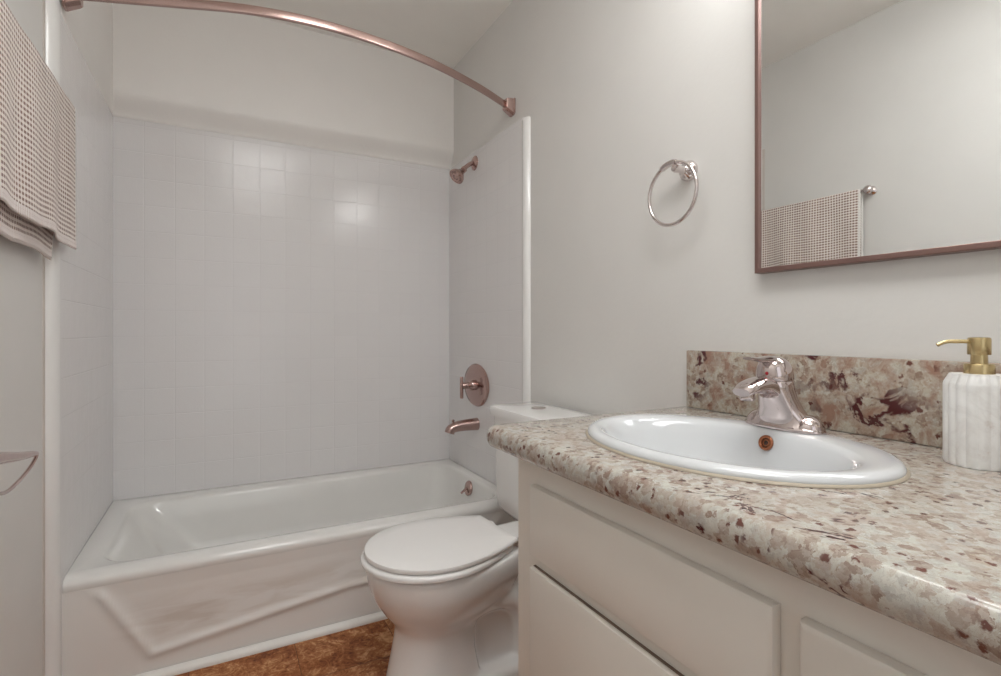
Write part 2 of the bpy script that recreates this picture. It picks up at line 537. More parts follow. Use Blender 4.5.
# tile surround: panels on three walls, the painted wall above stands a little proud with a coved lower edge
def surround(name, bm, mat, wall):
    o = obj(name, bm, mat, parent=wall, kind='structure', smooth=35)
    return o
bm = bmesh.new(); box(bm, -0.012, W, 0.0, 0.012, 0.30, TZ)
surround('tile_panel', bm, M['tile_x'], wall_b)
bm = bmesh.new(); box(bm, -0.026, 0.0, -0.800, 0.006, 0.0, TZ, 0.002, 1)
surround('tile_panel', bm, M['tile_y'], wall_l)
bm = bmesh.new(); box(bm, W - 0.009, W, -0.800, 0.006, 0.0, TZ, 0.002, 1)
surround('tile_panel', bm, M['tile_y'], wall_r)
# rounded bullnose closing the tile on the faucet wall
for xw, dr, wl_, dp in ((W, -1, wall_r, 0.022), (-0.026, 1, wall_l, 0.0262)):
    bm = bmesh.new()
    lp = []
    zs_ = (0.0, 0.4, 1.2, TZ - 0.022, TZ - 0.013, TZ - 0.010) if dr < 0 else (0.0, 0.4, 1.2, TZ + 0.10)
    for z in zs_:
        s = 1.0 if z < TZ - 0.018 or dr > 0 else (0.8 if z < TZ - 0.011 else 0.3)
        if dr < 0:
            lp.append([(xw + dr * dp * s * math.sin(PI * i / 12), -0.824 - 0.025 * math.cos(PI * i / 12) * (0.6 + 0.4 * s), z) for i in range(13)])
        else:
            lp.append([(xw, -0.7995, z)] + [(xw + dp * s * math.sin(PI / 2 + PI / 2 * i / 12), -0.7995 + 0.042 * math.cos(PI / 2 + PI / 2 * i / 12), z) for i in range(13)])
    loft(bm, lp)
    surround('edge_trim', bm, M['porcelain'], wl_)

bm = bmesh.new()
box(bm, -0.0262, -0.0240, -0.856, -0.838, 0.0, TZ + 0.1, 0.0008, 1)  # thin brown strip painting the shade of the groove at the bullnose
surround('groove_shade_strip', bm, M['groove_shade'], wall_l)

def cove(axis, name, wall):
    """upper wall 3 cm proud of the tile with a sloped underside; profile (depth from wall, z)"""
    d1 = 0.055 if axis == 'back' else 0.031
    b0 = 0.013 if axis == 'back' else 0.0262
    prof = [(0.0, TZ + 0.001), (b0 - 0.002, TZ + 0.001), (b0, TZ + 0.004)]
    for i in range(1, 13):
        t_ = i / 12
        prof.append((b0 + (d1 - b0) * t_ * t_ * (3 - 2 * t_), TZ + 0.004 + 0.095 * t_))
    prof += [(d1, H), (0.0, H)]
    bm = bmesh.new()
    if axis == 'back':
        loft(bm, [[(x, 0.012 - d, z) for d, z in prof] for x in (-0.026, W)])
    else:
        loft(bm, [[(-0.026 + d, y, z) for d, z in prof] for y in (0.012, -0.800)])
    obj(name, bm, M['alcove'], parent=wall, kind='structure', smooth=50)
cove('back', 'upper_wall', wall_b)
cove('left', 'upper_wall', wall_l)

# painted strip along the foot of the tub
bm = bmesh.new()
prof = [(0, 0.0), (0.020, 0.0), (0.020, 0.006), (0.017, 0.013), (0.010, 0.019), (0.003, 0.022), (0, 0.022)]
loft(bm, [[(0.001 + 1.512 * k / 24, -0.790 - d, z) for d, z in prof] for k in range(25)])
obj('trim_1', bm, M['trim'], kind='structure', smooth=50)
# door casing behind the camera
bm = bmesh.new()
for x0, x1, z0, z1 in ((DX0 - 0.07, DX0, 0, DZ + 0.07), (DX1, DX1 + 0.07, 0, DZ + 0.07), (DX0, DX1, DZ, DZ + 0.07)):
    box(bm, x0, x1, YF, YF + 0.018, z0, z1, 0.004)
obj('trim_2', bm, M['shaft'], kind='structure')

# ------------------------------------------------------------------ bathtub
RIM = 0.345
TX0, TX1, TY0, TY1 = -0.0005, W - 0.010, -0.787, -0.001
tub = thing('bathtub', (W / 2, -0.4, 0), 'white enamelled alcove bathtub with raised bead on its apron, below the tiled walls', 'bathtub')
bm = bmesh.new()
IX0, IX1, IY0, IY1 = TX0 + 0.075, TX1 - 0.050, TY0 + 0.075, TY1 - 0.085
loops = [
    rrect(TX0, TX1, TY0 + 0.006, TY1, 0.004, RIM - 0.048),
    rrect(TX0, TX1, TY0 + 0.0025, TY1, 0.004, RIM - 0.042),
    rrect(TX0, TX1, TY0 + 0.0006, TY1, 0.004, RIM - 0.034),
    rrect(TX0, TX1, TY0, TY1, 0.004, RIM - 0.025),
    rrect(TX0, TX1, TY0 + 0.0025, TY1, 0.004, RIM - 0.017),
    rrect(TX0, TX1, TY0 + 0.0085, TY1, 0.004, RIM - 0.0095),
    rrect(TX0 + 0.001, TX1 - 0.001, TY0 + 0.018, TY1 - 0.001, 0.005, RIM - 0.0040),
    rrect(TX0 + 0.002, TX1 - 0.002, TY0 + 0.030, TY1 - 0.002, 0.006, RIM - 0.0008),
    rrect(TX0 + 0.004, TX1 - 0.004, TY0 + 0.045, TY1 - 0.004, 0.008, RIM),
    rrect(IX0 - 0.012, IX1 + 0.010, IY0 - 0.012, IY1 + 0.014, 0.10, RIM - 0.001),
    rrect(IX0 - 0.003, IX1 + 0.003, IY0 - 0.003, IY1 + 0.004, 0.10, RIM - 0.006),
    rrect(IX0 + 0.006, IX1 - 0.003, IY0 + 0.004, IY1 - 0.003, 0.10, RIM - 0.018),
    rrect(IX0 + 0.05, IX1 - 0.012, IY0 + 0.015, IY1 - 0.015, 0.11, RIM - 0.09),
    rrect(IX0 + 0.13, IX1 - 0.030, IY0 + 0.03, IY1 - 0.03, 0.12, RIM - 0.19),
    rrect(IX0 + 0.19, IX1 - 0.05, IY0 + 0.05, IY1 - 0.05, 0.12, RIM - 0.245),
    rrect(IX0 + 0.25, IX1 - 0.09, IY0 + 0.09, IY1 - 0.09, 0.10, RIM - 0.265),
    rrect(IX0 + 0.40, IX1 - 0.20, IY0 + 0.20, IY1 - 0.20, 0.05, RIM - 0.270),
]
loft(bm, loops, cap0=False, cap1=True)
obj('basin', bm, M['enamel'], tub, smooth=60)
# apron: a sheet with the raised bead, closed at the back
bm = bmesh.new()
def seg_d(px, pz, a, b_):
    ax, az = a; bx, bz = b_
    t = max(0, min(1, ((px - ax) * (bx - ax) + (pz - az) * (bz - az)) / ((bx - ax) ** 2 + (bz - az) ** 2)))
    return math.hypot(px - ax - t * (bx - ax), pz - az - t * (bz - az))
bead = [(0.050, 0.345), (0.213, 0.072), (0.80, 0.143), (1.30, 0.150), (1.46, 0.345)]
NXa, NZa = 190, 60
rows = []
for k in range(NZa + 1):
    z = 0.0 + (RIM - 0.040) * k / NZa
    rr_ = []
    for i in range(NXa + 1):
        x = TX0 + (TX1 - TX0) * i / NXa
        d = min(seg_d(x, z, bead[j], bead[j + 1]) for j in range(len(bead) - 1))
        h = 0.0075 * math.exp(-(d / 0.0135) ** 2)
        # panel inside the bead dished in a little
        zb = max(interp([b_[0] for b_ in bead], [b_[1] for b_ in bead], x), 0)
        inside = max(0.0, min(1.0, (z - zb) / 0.08)) if bead[0][0] < x < bead[-1][0] else 0.0
        dish = 0.004 * inside
        rr_.append(bm.verts.new((x, TY0 + 0.0018 - h * max(0, min(1, (RIM - 0.044 - z) / 0.03)) + dish * min(1, (NZa - k) / 8), z)))
    rows.append(rr_)
back = [[bm.verts.new((x.co.x, TY0 + 0.020, x.co.z)) for x in (r_[0], r_[-1])] for r_ in rows]
for k in range(NZa):
    for i in range(NXa):
        bm.faces.new((rows[k][i], rows[k][i + 1], rows[k + 1][i + 1], rows[k + 1][i]))
    bm.faces.new((rows[k][0], rows[k + 1][0], back[k + 1][0], back[k][0]))
    bm.faces.new((rows[k][-1], rows[k + 1][-1], back[k + 1][1], back[k][1]))
    bm.faces.new((back[k][0], back[k][1], back[k + 1][1], back[k + 1][0]))
obj('apron', bm, M['apron'], tub, smooth=60)
bm = bmesh.new()
oc = Vector((IX1 - 0.011, -0.395, 0.292)); oa = Vector((-1, 0, 0.20)).normalized()
lathe(bm, [(0.034, -0.004), (0.036, 0.003), (0.033, 0.008), (0.020, 0.011), (0.0, 0.012)], oc, oa, 32)
ov = obj('overflow_plate', bm, M['bronze'], tub, label='rosy metal overflow plate')
bm = bmesh.new()
tube(bm, catmull([oc + oa * 0.010, oc + oa * 0.022 + Vector((0, 0.0, -0.008)), oc + oa * 0.040 + Vector((0, 0.004, -0.028))], 5), 0.005, 10, 0.007)
obj('trip_lever', bm, M['bronze'], ov)
bm = bmesh.new()
lathe(bm, [(0.030, 0.0), (0.030, 0.003), (0.022, 0.005), (0.0, 0.003)], (1.22, -0.42, RIM - 0.270), (0, 0, 1), 28)
obj('drain', bm, M['bronze'], tub)

# ------------------------------------------------------------------ shower and tub fittings on the right wall
sh = thing('wall_shower', (W - 0.009, -0.332, 1.892), 'rosy metal shower head on a short bent arm high on the right wall', 'shower')
bm = bmesh.new()
lathe(bm, [(0.036, 0.0), (0.035, 0.004), (0.026, 0.010), (0.013, 0.013)], (W - 0.009, -0.332, 1.892), (-1, 0, 0), 28)
obj('wall_flange', bm, M['bronze'], sh)
bm = bmesh.new()
arm = catmull([(W - 0.009, -0.332, 1.892), (W - 0.030, -0.332, 1.887), (W - 0.055, -0.332, 1.868), (W - 0.072, -0.332, 1.850)], 6)
tube(bm, arm, 0.0105, 14)
obj('shower_arm', bm, M['bronze'], sh)
bm = bmesh.new()
hd = Vector((-0.62, -0.10, -0.62)).normalized(); h0 = Vector((W - 0.066, -0.332, 1.855))
lathe(bm, [(0.012, -0.004), (0.0155, 0.0), (0.0155, 0.012), (0.012, 0.014), (0.013, 0.020), (0.018, 0.026), (0.020, 0.034), (0.024, 0.037), (0.030, 0.046), (0.037, 0.055), (0.040, 0.064), (0.040, 0.070), (0.036, 0.073), (0.034, 0.070)], h0, hd, 32)
hb = obj('head', bm, M['bronze'], sh)
bm = bmesh.new()
lathe(bm, [(0.033, 0.068), (0.030, 0.072), (0.026, 0.070), (0.023, 0.074), (0.014, 0.0745), (0.012, 0.071), (0.006, 0.075), (0, 0.0755)], h0, hd, 32)
obj('spray_face', bm, M['bronze'], hb)

vv = thing('shower_valve', (W - 0.009, -0.356, 0.785), 'round rosy metal shower valve plate with T-shaped handle, above the tub spout', 'faucet handle')
bm = bmesh.new()
lathe(bm, [(0.104, 0.0), (0.106, 0.004), (0.101, 0.011), (0.080, 0.016), (0.045, 0.019), (0.0, 0.020)], (W - 0.009, -0.356, 0.785), (-1, 0, 0), 56, 1.3)
obj('escutcheon', bm, M['bronze'], vv)
bm = bmesh.new()
lathe(bm, [(0.036, 0.010), (0.034, 0.016), (0.026, 0.020), (0.026, 0.036), (0.021, 0.042), (0.016, 0.046), (0.0155, 0.076), (0.012, 0.082)], (W - 0.009, -0.356, 0.785), (-1, 0, 0), 32)
tube(bm, [(W - 0.050, -0.356, 0.785), (W - 0.050, -0.385, 0.785), (W - 0.050, -0.432, 0.785)], [0.011, 0.010, 0.009], 12)
hv = obj('handle', bm, M['bronze'], vv)
bm = bmesh.new()
lathe(bm, [(0.0075, -0.062), (0.0085, -0.058), (0.0085, 0.040), (0.0075, 0.044)], (W - 0.092, -0.356, 0.785), (0, 0, 1), 16)
obj('handle_bar', bm, M['bronze'], hv)

ts = thing('tub_spout', (W - 0.009, -0.357, 0.585), 'rosy metal tub spout with a diverter knob, below the shower valve', 'spout')
bm = bmesh.new()
sp_ = catmull([(W - 0.009, -0.357, 0.592), (W - 0.05, -0.357, 0.592), (W - 0.10, -0.357, 0.590), (W - 0.132, -0.357, 0.585), (W - 0.150, -0.357, 0.576), (W - 0.157, -0.357, 0.560)], 6)
k_ = len(sp_)
tube(bm, sp_, [0.031 - 0.007 * min(1, i / (k_ * 0.6)) for i in range(k_)], 20, [0.031 - 0.006 * min(1, i / (k_ * 0.6)) for i in range(k_)])
sb = obj('spout_body', bm, M['bronze'], ts)
bm = bmesh.new()
lathe(bm, [(0.0035, 0.0), (0.0035, 0.012), (0.007, 0.015), (0.008, 0.020), (0.004, 0.024)], (W - 0.138, -0.357, 0.600), (0, 0, 1), 16)
obj('diverter_knob', bm, M['bronze'], ts)

# curved curtain rod
rod = thing('shower_curtain_rod', (W / 2, -0.83, 2.02), 'curved rosy metal shower curtain rod bowing out over the bathtub', 'curtain rod')
rod_z = lambda x: 2.014 + 0.022 * min(1, x / 0.5)
pts = catmull([(x, y, rod_z(x)) for x, y in ((0.012, -0.790), (0.13, -0.822), (0.29, -0.868), (0.455, -0.912), (0.61, -0.936), (0.77, -0.938), (0.95, -0.914), (1.12, -0.868), (1.32, -0.788), (1.485, -0.702))], 6)
bm = bmesh.new(); tube(bm, pts, 0.0135, 20, 0.0070, power=6.0)
obj('rod', bm, M['bronze'], rod, smooth=30)
for xa, dr, yb, zb0 in ((0.0055, 1, -0.790, 2.006), (W - 0.001, -1, -0.700, 2.030)):
    bm = bmesh.new()
    lo = []
    for d, hw, zt, zb in ((0.0, 0.026, 0.034, -0.036), (0.006, 0.026, 0.034, -0.036), (0.008, 0.023, 0.032, -0.036), (0.034, 0.021, 0.030, -0.022), (0.040, 0.019, 0.028, -0.018)):
        x = xa + dr * d
        lo.append([(x, yb - hw, zb0 + zb + 0.008), (x, yb - hw + 0.012, zb0 + zb), (x, yb + hw - 0.012, zb0 + zb), (x, yb + hw, zb0 + zb + 0.008), (x, yb + hw, zb0 + zt), (x, yb - hw, zb0 + zt)])
    loft(bm, lo)
    obj('bracket', bm, M['bronze'], rod, smooth=20)

# ------------------------------------------------------------------ toilet (faces -X, back to the right wall)
TYC = -1.210
def egg(xf, xc, xb, hw, hwb, z, n=40, pw=1.8, pf=2.0, cr=0.02):
    """plan outline: elliptical nose at xf, widest at xc, narrowing to a straight back edge at xb"""
    pts = []
    nf = n
    for i in range(nf + 1):                # nose: from +Y side round to -Y side
        a = PI * i / nf
        s_, c_ = math.sin(a), math.cos(a)
        pts.append((xc - (xc - xf) * abs(s_) ** (2 / pf), TYC + hw * math.copysign(abs(c_) ** (2 / pf), c_), z))
    m_ = 14
    for i in range(1, m_ + 1):             # -Y side to the back
        s = i / m_
        x = xc + (xb - cr - xc) * s
        pts.append((x, TYC - (hw + (hwb - hw) * s ** pw), z))
    for i in range(1, 4):
        a = PI / 2 * i / 4
        pts.append((xb - cr + cr * math.sin(a), TYC - hwb + cr * (1 - math.cos(a)), z))
    for i in range(0, 9):
        t = i / 8
        pts.append((xb, TYC + (-hwb + cr) * (1 - 2 * t), z))
    for i in range(3, 0, -1):
        a = PI / 2 * i / 4
        pts.append((xb - cr + cr * math.sin(a), TYC + hwb - cr * (1 - math.cos(a)), z))
    for i in range(m_, 0, -1):
        s = i / m_
        x = xc + (xb - cr - xc) * s
        pts.append((x, TYC + (hw + (hwb - hw) * s ** pw), z))
    return pts

toilet = thing('toilet', (1.15, TYC, 0), 'white two-piece toilet with its lid closed, between bathtub and vanity', 'toilet')
bm = bmesh.new()
loft(bm, [egg(*a) for a in (
    (0.806, 0.93, 1.08, 0.112, 0.092, 0.0), (0.806, 0.93, 1.08, 0.112, 0.092, 0.018),
    (0.815, 0.93, 1.07, 0.105, 0.085, 0.06), (0.828, 0.935, 1.06, 0.098, 0.078, 0.12),
    (0.838, 0.94, 1.06, 0.095, 0.074, 0.175), (0.840, 0.94, 1.08, 0.097, 0.075, 0.200),
    (0.828, 0.945, 1.12, 0.112, 0.082, 0.222), (0.806, 0.95, 1.17, 0.134, 0.090, 0.250),
    (0.784, 0.955, 1.19, 0.155, 0.100, 0.285), (0.768, 0.96, 1.20, 0.170, 0.112, 0.320),
    (0.760, 0.96, 1.20, 0.177, 0.120, 0.350), (0.758, 0.96, 1.20, 0.179, 0.122, 0.380), (0.762, 0.96, 1.20, 0.175, 0.120, 0.390))])
# deck under the tank
dk = []
for z, gx in ((0.325, 0.02), (0.345, 0.004), (0.372, 0.0), (0.388, 0.006)):
    dk.append([(x, y, z) for x, y, _ in rrect(1.12, 1.495 - gx, TYC - 0.112 + gx, TYC + 0.112 - gx, 0.03, z, 6, 5)])
loft(bm, dk)
# rear of the pedestal and its foot
ft = []
for z, gx in ((0.0, 0.0), (0.022, 0.0), (0.035, 0.008), (0.040, 0.02)):
    ft.append(rrect(0.90, 1.43 - gx, TYC - 0.118 + gx, TYC + 0.118 - gx, 0.05, z, 6, 6))
loft(bm, ft)
rb = []
for z, x1, hw in ((0.0, 1.36, 0.055), (0.10, 1.35, 0.050), (0.20, 1.34, 0.052), (0.30, 1.36, 0.070), (0.345, 1.42, 0.095)):
    rb.append(rrect(0.98, x1, TYC - hw, TYC + hw, 0.03, z, 6, 6))
loft(bm, rb)
# trapway bulging out of both flanks
tw = catmull([(1.02, TYC, 0.225), (1.10, TYC, 0.245), (1.18, TYC, 0.235), (1.235, TYC, 0.185), (1.25, TYC, 0.11), (1.25, TYC, 0.01)], 8)
tube(bm, tw, 0.050, 24, 0.096, power=2.6)
bowl = obj('bowl', bm, M['porcelain'], toilet, smooth=80, mods=(('REMESH', dict(mode='VOXEL', voxel_size=0.0055, use_smooth_shade=True)), ('SMOOTH', dict(factor=0.5, iterations=26))))
for s in (-1, 1):
    bm = bmesh.new()
    lathe(bm, [(0.016, 0.0), (0.016, 0.010), (0.012, 0.020), (0.0, 0.024)], (1.28, TYC + s * 0.104, 0.036), (0, 0, 1), 20)
    obj('bolt_cap', bm, M['porcelain'], toilet)
bm = bmesh.new()
SX = 0.743
loft(bm, [egg(SX + 0.010, 0.95, 1.165, 0.181, 0.112, 0.3925, 40, 1.7), egg(SX + 0.002, 0.95, 1.17, 0.189, 0.118, 0.396, 40, 1.7), egg(SX, 0.95, 1.17, 0.191, 0.120, 0.404, 40, 1.7),
          egg(SX + 0.004, 0.95, 1.17, 0.187, 0.118, 0.410, 40, 1.7), egg(SX + 0.014, 0.95, 1.165, 0.177, 0.112, 0.4125, 40, 1.7)])
obj('seat', bm, M['seat'], toilet, smooth=50)
bm = bmesh.new()
loft(bm, [egg(SX + 0.020, 0.95, 1.174, 0.175, 0.108, 0.4140, 40, 1.8, cr=0.008), egg(SX + 0.012, 0.95, 1.180, 0.183, 0.116, 0.4155, 40, 1.8, cr=0.008), egg(SX + 0.010, 0.95, 1.182, 0.186, 0.118, 0.421, 40, 1.8, cr=0.008),
          egg(SX + 0.012, 0.95, 1.181, 0.184, 0.116, 0.4275, 40, 1.8, cr=0.008), egg(SX + 0.020, 0.95, 1.176, 0.176, 0.112, 0.4305, 40, 1.8, cr=0.008),
          egg(SX + 0.06, 0.95, 1.15, 0.135, 0.09, 0.4325, 40, 1.8, cr=0.008), egg(SX + 0.14, 0.95, 1.06, 0.06, 0.04, 0.4335, 40, 1.8, cr=0.008)])
obj('seat_lid', bm, M['seat'], toilet, smooth=50)
for s in (-1, 1):
    bm = bmesh.new()
    box(bm, 1.165, 1.215, TYC + s * 0.085 - 0.014, TYC + s * 0.085 + 0.014, 0.389, 0.410, 0.005)
    tube(bm, [(1.185, TYC + s * 0.085 - 0.026, 0.413), (1.185, TYC + s * 0.085 + 0.026, 0.413)], 0.009, 16)
    obj('hinge', bm, M['nickel'] if s < 0 else M['seat'], toilet)
# tank and its lid
def tank_loop(x0, x1, hw, z, bow=0.010):
    x1 -= 0.012
    base_ = rrect(x0, x1, TYC - hw, TYC + hw, 0.028, z, 12, 8)
    out = []
    for x, y, zz in base_:
        t = (y - TYC) / hw
        k2 = (x1 - x) / (x1 - x0)
        out.append((x - bow * k2 * (1 - t * t), y, zz))
    return out
bm = bmesh.new()
loft(bm, [tank_loop(1.345, 1.475, 0.190, 0.372), tank_loop(1.325, 1.488, 0.235, 0.378), tank_loop(1.310, 1.498, 0.262, 0.400), tank_loop(1.303, 1.500, 0.260, 0.45),
          tank_loop(1.302, 1.502, 0.262, 0.60), tank_loop(1.297, 1.503, 0.266, 0.736)])
tk = obj('tank', bm, M['porcelain'], toilet, smooth=50)
bm = bmesh.new()
TL = 0.774
loft(bm, [tank_loop(1.298, 1.503, 0.268, TL - 0.038), tank_loop(1.286, 1.507, 0.278, TL - 0.034), tank_loop(1.284, 1.508, 0.281, TL - 0.012),
          tank_loop(1.287, 1.507, 0.278, TL - 0.003), tank_loop(1.298, 1.503, 0.266, TL), tank_loop(1.36, 1.46, 0.15, TL + 0.002)])
tl = obj('tank_lid', bm, M['porcelain'], toilet, smooth=50)
bm = bmesh.new()
lathe(bm, [(0.027, 0.0), (0.027, 0.004), (0.024, 0.006), (0.0, 0.0065)], (1.39, -1.125, TL), (0, 0, 1), 32)
fb = obj('flush_button', bm, M['nickel'], tl, label='round metal flush button')

toilet.rotation_euler[2] = math.radians(4.0)
for o_ in (tk, tl):
    o_.rotation_euler[2] = math.radians(-3.2)
    o_.location = (0.010, 0.013, 0)      # stands a little askew

# ------------------------------------------------------------------ vanity cabinet
CX = 0.945; CY0, CY1 = -1.741, YF + 0.001; CT = 0.800
cab = thing('vanity_cabinet', (1.22, -2.5, 0), 'off-white painted vanity cabinet with flat drawer fronts under the granite countertop', 'cabinet')
bm = bmesh.new()
box(bm, CX, CX + 0.020, CY1, CY0, 0.095, CT, 0.0015, 1)
box(bm, CX + 0.019, W - 0.001, CY0 - 0.019, CY0, 0.0, CT, 0.0015, 1)
box(bm, CX + 0.019, W - 0.001, CY1, CY1 + 0.019, 0.0, CT)
box(bm, CX + 0.019, W - 0.001, CY1, CY0 - 0.018, 0.095, 0.113)
box(bm, CX + 0.06, CX + 0.078, CY1, CY0 - 0.018, 0.0, 0.096)
obj('carcass', bm, M['cab'], cab, smooth=30)
def front(name, y0, y1, z0, z1, lip):
    """overlay front: rounded edges, a wide finger bevel along one edge"""
    bm = bmesh.new()
    xo = CX - 0.016; xi = CX - 0.0005
    g = 0.006
    rings = []
    for x, e, eb, et in ((xi, 0.0, 0, 0), (xo + 0.007, 0.0, 0, 0), (xo + 0.003, 0.0015, 0, 0), (xo, 0.007, 0.004 if lip == 'bottom' else 0, 0.004 if lip == 'top' else 0)):
        rings.append([(x, y0 + e, z0 + e + eb), (x, y1 - e, z0 + e + eb), (x, y1 - e, z1 - e - et), (x, y0 + e, z1 - e - et)])
    loft(bm, rings)
    return obj(name, bm, M['cab'], cab, smooth=35)
cols = [(-2.318, -1.808), (-2.862, -2.346), (-3.38, -2.892)]
for y0, y1 in cols:
    front('drawer_front', y0, y1, 0.616, 0.752, 'bottom')
    front('door', y0, y1, 0.130, 0.592, 'top')
    # dark strip at the head of each door, painting the shadow in the gap
    bm = bmesh.new()
    box(bm, CX - 0.0050, CX - 0.0002, y0 + 0.010, y1 - 0.002, 0.5921, 0.5934)
    obj('gap_shade', bm, M['gap_dark'], cab, smooth=0)

# countertop with bullnose edge and a rounded outer corner
ct = bmesh.new()
SXC, SYC, SA, SB = 1.192, -2.041, 0.211, 0.274
KX, KY0, KY1, KZ, KT = 0.899, -1.660, YF + 0.002, 0.849, 0.045
def counter_loop(inset, z):
    r = 0.035
    x0 = KX + inset; y1 = KY0 - inset
    rr_ = max(0.004, r - inset)
    pts = [(W - 0.001, KY1, z), (W - 0.001, y1, z)]
    n_ = 12
    for i in range(n_ + 1):
        a = PI / 2 + PI / 2 * i / n_
        pts.append((x0 + rr_ + rr_ * math.cos(a), y1 - rr_ + rr_ * math.sin(a), z))
    pts.append((x0, KY1, z))
    return pts
prof = []
for i in range(13):
    a = -PI / 2 + PI * i / 12
    prof.append((0.016 * (1 - math.cos(a)), KZ - KT / 2 + KT / 2 * math.sin(a)))
crow = loft(ct, [counter_loop(i_, z_) for i_, z_ in prof], False, False)
hole = loft(ct, [ellipse(SXC, SYC, SA - 0.020, SB - 0.020, z_) for z_ in (prof[0][1], prof[-1][1])], False, False)
for a_, b_ in ((crow[0], hole[0]), (crow[-1], hole[-1])):
    eds = []
    for lp_ in (a_, b_):
        for i in range(len(lp_)):
            e_ = ct.edges.get((lp_[i], lp_[(i + 1) % len(lp_)]))
            if e_ is None:
                e_ = ct.edges.new((lp_[i], lp_[(i + 1) % len(lp_)]))
            eds.append(e_)
    bmesh.ops.triangle_fill(ct, use_beauty=True, use_dissolve=False, edges=eds)
obj('countertop', ct, M['granite'], label='speckled beige and brown granite countertop with a rounded edge, around the white sink', cat='countertop', smooth=50)
bm = bmesh.new()
box(bm, W - 0.022, W - 0.0005, KY1 + 0.002, -1.683, KZ + 0.0005, KZ + 0.152, 0.0025, 2)
obj('backsplash', bm, M['granite_splash'], label='upright granite backsplash with burgundy veins, along the wall behind the faucet', cat='backsplash', smooth=30)

# ------------------------------------------------------------------ sink
sink = thing('sink', (SXC, SYC, KZ), 'oval white drop-in sink set into the granite countertop', 'sink')
bm = bmesh.new()
BX = SXC - 0.026
loft(bm, [ellipse(SXC, SYC, SA - 0.002, SB - 0.002, KZ + 0.001), ellipse(SXC, SYC, SA, SB, KZ + 0.004), ellipse(SXC, SYC, SA - 0.001, SB - 0.001, KZ + 0.009),
          ellipse(SXC, SYC, SA - 0.006, SB - 0.006, KZ + 0.014), ellipse(SXC, SYC, SA - 0.014, SB - 0.014, KZ + 0.016),
          ellipse(BX, SYC, 0.164, 0.240, KZ + 0.016), ellipse(BX, SYC, 0.157, 0.232, KZ + 0.0135), ellipse(BX, SYC, 0.150, 0.224, KZ + 0.006),
          ellipse(BX, SYC, 0.143, 0.214, KZ - 0.012), ellipse(BX, SYC, 0.132, 0.197, KZ - 0.05), ellipse(BX, SYC, 0.110, 0.167, KZ - 0.095),
          ellipse(BX, SYC, 0.08, 0.122, KZ - 0.125), ellipse(BX, SYC, 0.04, 0.056, KZ - 0.138), ellipse(BX, SYC, 0.02, 0.02, KZ - 0.141)], cap0=False)
obj('basin', bm, M['sink_white'], sink, smooth=70)
bm = bmesh.new()
rows = loft(bm, [ellipse(SXC, SYC, SA + 0.0035, SB + 0.0035, KZ + 0.0006), ellipse(SXC, SYC, SA + 0.0025, SB + 0.0025, KZ + 0.003), ellipse(SXC, SYC, SA - 0.001, SB - 0.001, KZ + 0.005)], cap0=False, cap1=False)
obj('caulk_line', bm, M['caulk'], sink, smooth=60, label='yellowed caulk line')
ovc = Vector((BX + 0.1435, -2.050, KZ - 0.008)); ova = Vector((-1, 0, 0.30)).normalized()
bm = bmesh.new()
ring_torus(bm, ovc + ova * 0.003, ova.orthogonal(), ova.cross(ova.orthogonal()), 0.0115, 0.0032, 36, 10)
ring_torus(bm, ovc + ova * 0.002, ova.orthogonal(), ova.cross(ova.orthogonal()), 0.0058, 0.0016, 28, 8)
og = obj('overflow_ring', bm, M['copper'], sink, label='copper overflow ring')
bm = bmesh.new()
lathe(bm, [(0.0115, -0.001), (0.0115, 0.0012), (0.0, 0.0014)], ovc, ova, 28)
obj('overflow_hole', bm, M['dark'], og)
bm = bmesh.new()
lathe(bm, [(0.022, 0.0), (0.022, 0.003), (0.017, 0.006), (0.0, 0.004)], (BX, SYC, KZ - 0.1405), (0, 0, 1), 28)
obj('drain', bm, M['chrome'], sink)

# ------------------------------------------------------------------ faucet
FX, FY, FZ = 1.360, -2.050, KZ + 0.0165
fau = thing('faucet', (FX, FY, FZ), 'chrome single-handle faucet with a short curved spout on the white sink', 'faucet')
def sell(cx, cy, a, b_, z, n=48, pw=2.4):
    return ellipse(cx, cy, a, b_, z, n, pw)
bm = bmesh.new()
for sg in (-1, 1):
    bmesh.ops.create_uvsphere(bm, u_segments=28, v_segments=16, radius=1.0, matrix=Matrix.Translation((FX + 0.002, FY + sg * 0.047, FZ + 0.004)) @ Matrix.Diagonal((0.0275, 0.029, 0.027, 1)))
cutp = bmesh.ops.bisect_plane(bm, geom=bm.verts[:] + bm.edges[:] + bm.faces[:], plane_co=(0, 0, FZ + 0.001), plane_no=(0, 0, -1), clear_outer=True)
bmesh.ops.holes_fill(bm, edges=[e for e in bm.edges if e.is_boundary], sides=0)
loft(bm, [sell(FX, FY, 0.033, 0.077, FZ + 0.0004), sell(FX, FY, 0.034, 0.078, FZ + 0.003), sell(FX, FY, 0.0325, 0.075, FZ + 0.007), sell(FX, FY, 0.031, 0.062, FZ + 0.012),
          sell(FX - 0.003, FY, 0.031, 0.050, FZ + 0.024, pw=2.2), sell(FX - 0.009, FY, 0.032, 0.041, FZ + 0.040, pw=2.1), sell(FX - 0.018, FY, 0.033, 0.035, FZ + 0.060, pw=2.0),
          sell(FX - 0.025, FY, 0.0335, 0.033, FZ + 0.078, pw=2.0), sell(FX - 0.027, FY, 0.0335, 0.0325, FZ + 0.090, pw=2.0), sell(FX - 0.027, FY, 0.032, 0.031, FZ + 0.093, pw=2.0)])
body = obj('faucet_body', bm, M['chrome'], fau, smooth=60)
bm = bmesh.new()
spp = catmull([(FX - 0.012, FY, FZ + 0.058), (FX - 0.036, FY, FZ + 0.074), (FX - 0.066, FY, FZ + 0.086), (FX - 0.098, FY, FZ + 0.084), (FX - 0.124, FY, FZ + 0.075)], 7)
